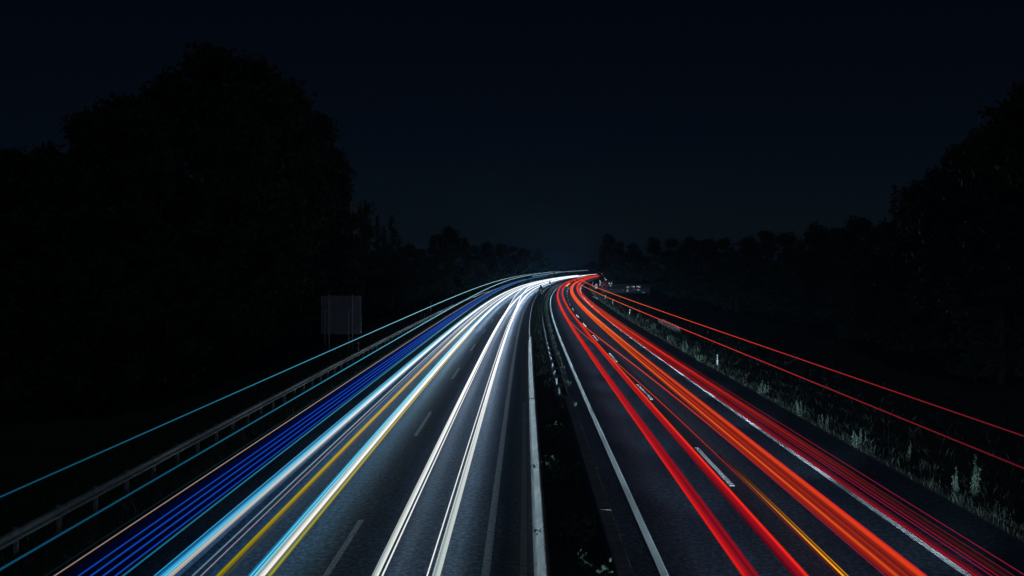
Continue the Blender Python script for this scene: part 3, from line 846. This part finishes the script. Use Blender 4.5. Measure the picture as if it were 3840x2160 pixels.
grass('verge_grass', 'rough grass along the edge of the outbound hard shoulder', (14, 260), (10.15, 19), 60000, .05, .36)
grass('verge_grass', 'rough dim grass around the left guardrail', (12, 200), (-20, -14.75), 38000, .06, .36)
grass('median_grass', 'low strip of grass along the far median', (50, 330), (-1.05, -.55), 7000, .05, .22, 1.2)
grass('median_grass', 'dark weeds between the two median barriers', (10, 200), (-2.7, -1.45), 9000, .1, .4, 1.4)

def weed_proto(seed, h=1.0, n=7, spread=.25, leaves=26):
    rn = random.Random(seed)
    st = MB(); cen = []
    for k in range(n):
        a = rn.uniform(0, 6.28); d = rn.random() ** .5 * spread; hh = h * rn.uniform(.5, 1.05)
        p0 = Vector((d * math.cos(a) * .4, d * math.sin(a) * .4, -.12)); p1 = Vector((d * math.cos(a), d * math.sin(a), hh * .55)); p2 = p1 + Vector((rn.uniform(-.08, .08), rn.uniform(-.08, .08), hh * .45))
        st.tube([p0, p1, p2], [.012, .009, .004], 5)
        for j in range(leaves):
            q = rn.uniform(.12, 1.0)
            c = p0.lerp(p1, q / .55) if q < .55 else p1.lerp(p2, (q - .55) / .45)
            r_ = .11 * (1.15 - q)
            cen.append(c + Vector((rn.uniform(-r_, r_), rn.uniform(-r_, r_), rn.uniform(-.02, .03))))
    V, F = quads(np.array(cen), .04, aspect=.45)
    return st.mesh('stem'), fast_mesh('foliage', V, F)
wp = [weed_proto(1, 1.1, 7, .3), weed_proto(2, .8, 10, .4, 30), weed_proto(3, 1.3, 5, .22, 40), weed_proto(4, .6, 12, .45, 30)]
def weed(k, s, off, sc, label, group=None):
    g = thing('roadside_weed', label, 'plant', P(s, off, -.04), random.uniform(0, 6), group)
    g.scale = (sc * 1.1, sc * 1.1, sc)
    link('stem', wp[k][0], 'weed', g); link('foliage', wp[k][1], 'weed', g)
WG = 'pale leafy weed standing at the edge of the outbound shoulder'
def s_off(px, py):
    x, y = ground_at(px, py); s = float(np.interp(y, _Y, _S)); fx, fy, t = frame(s); return s, (x - fx) * math.cos(t) - 0
for k, (px, py, pr, sc) in enumerate([(2512, 1280, 1, 1.1), (2570, 1318, 0, 1.2), (2612, 1332, 0, 1.1), (2624, 1352, 3, 1.2), (2845, 1478, 1, 1.25), (2982, 1557, 2, 1.05), (3002, 1560, 0, 1.0), (3085, 1600, 0, .8), (3100, 1606, 2, .7),
        (3200, 1675, 1, 1.2), (3405, 1728, 2, .9), (3500, 1822, 3, .6), (3590, 1868, 2, 1.15), (3650, 1866, 2, 1.45), (2450, 1240, 0, 1.2), (2420, 1215, 1, 1.2), (2395, 1200, 0, 1.2)]):
    s, off = s_off(px, py)
    weed(pr, s, max(off, 10.3), sc * .78, WG, 'weeds along the outbound shoulder')
weed(3, 43, -.85, .5, 'small green weed growing where the dark wall meets the twin guardrail')

def shrub(s, off, sc, label, seed):
    rn = random.Random(seed)
    g = thing('median_shrub', label, 'shrub', P(s, off, -.05), rn.uniform(0, 6))
    st = MB(); cen = []
    for k in range(12):
        a = rn.uniform(0, 6.28); d = rn.random() ** .5 * .62 * sc; hh = rn.uniform(.3, .85) * sc
        tip = Vector((d * math.cos(a), d * math.sin(a), hh))
        st.tube([(0, 0, -.1), tip * .55 + Vector((0, 0, .05)), tip], [.014, .009, .004], 5)
        for j in range(70):
            q = rn.uniform(.3, 1.05); cen.append(tip * q + Vector((rn.gauss(0, .09), rn.gauss(0, .09), rn.gauss(0, .07))))
    V, F = quads(np.array(cen), .055, aspect=.55)
    st.build('branch', 'bark', g); link('foliage', fast_mesh('foliage', V, F), 'shrub_leaf', g)
shrub(17.5, -2.0, 1.15, 'dark leafy shrub low between the median barriers at their near end', 1)
shrub(21.5, -1.9, .9, 'straggling dark shrub between the barriers near the wall joint', 2)
shrub(27.0, -2.3, 1.1, 'bushy shrub leaning its twigs over the pale median barrier', 3)
shrub(33.5, -2.1, 1.0, 'rounded dark shrub between the barriers below the twin rail joint', 4)
shrub(39.0, -2.1, .8, 'small dark shrub beside the start of the twin guardrail', 5)
def twig(s, off, pts, label, seed):
    rn = random.Random(seed)
    g = thing('twig', label, 'twig', P(s, off, .73))
    MB().tube(pts, [.007] * (len(pts) - 1) + [.003], 5).build('stem', 'bark', g)
    cen = [Vector(pts[-1]) + Vector((rn.gauss(0, .07), rn.gauss(0, .1), rn.gauss(0, .03) + .02)) for _ in range(26)]
    V, F = quads(np.array(cen), .035, aspect=.6)
    link('foliage', fast_mesh('foliage', V, F), 'leaf', g)['kind'] = 'stuff'
twig(26.4, -2.95, [(.3, .3, -.25), (.15, .1, .02), (-.05, 0, .03), (-.12, .1, .05)], 'leafy twig hanging over the pale median barrier', 1)
twig(20.2, -2.95, [(.25, .5, -.2), (.1, .2, .0), (-.05, -.15, .0), (-.1, -.3, .02)], 'bare thin twig lying across the pale median barrier', 2)
twig(40.5, -2.95, [(.3, .3, -.2), (.12, .1, .02), (-.04, 0, .03), (-.08, .1, .04)], 'small leafy twig far along the pale median barrier', 3)
LEAF = MB().add([(-.09, 0, .01), (0, -.035, .02), (.1, 0, .035), (0, .04, .018)], [(0, 1, 2, 3)]).mesh('fallen_leaf')
for k, (px, py, z, lab) in enumerate([(2228, 1659, 0, 'fallen leaf on the asphalt beside the dark median wall'), (2241, 1760, .0, 'green fallen leaf against the foot of the dark median wall'), (2335, 2019, 0, 'pale fallen leaf at the wall foot by the near joint'), (3178, 1686, 0, 'pale scrap of leaf on the outbound shoulder')]):
    x, y = ground_at(px, py, z)
    tag(link('fallen_leaf', LEAF, 'weed', None, (x, y, .004), (0, 0, k * 1.3)), lab, 'leaf')

# ------------------------------------------------------------------ night air
hz = MB().box(-1210, 1210, -260, 2210, -1.1, 32).mesh('haze')
hm = bpy.data.materials.new('haze'); hm.use_nodes = True
hn = hm.node_tree.nodes; hn.remove(hn['Principled BSDF'])
pv = hn.new('ShaderNodeVolumePrincipled')
pv.inputs['Color'].default_value = (.12, .5, 1.0, 1)
pv.inputs['Density'].default_value = .00045
pv.inputs['Anisotropy'].default_value = .0
hm.node_tree.links.new(pv.outputs[0], hn['Material Output'].inputs['Volume'])
ho = link('haze', hz, hm)
ho['kind'] = 'stuff'
tag(ho, 'thin bluish night haze over the whole motorway', 'haze')
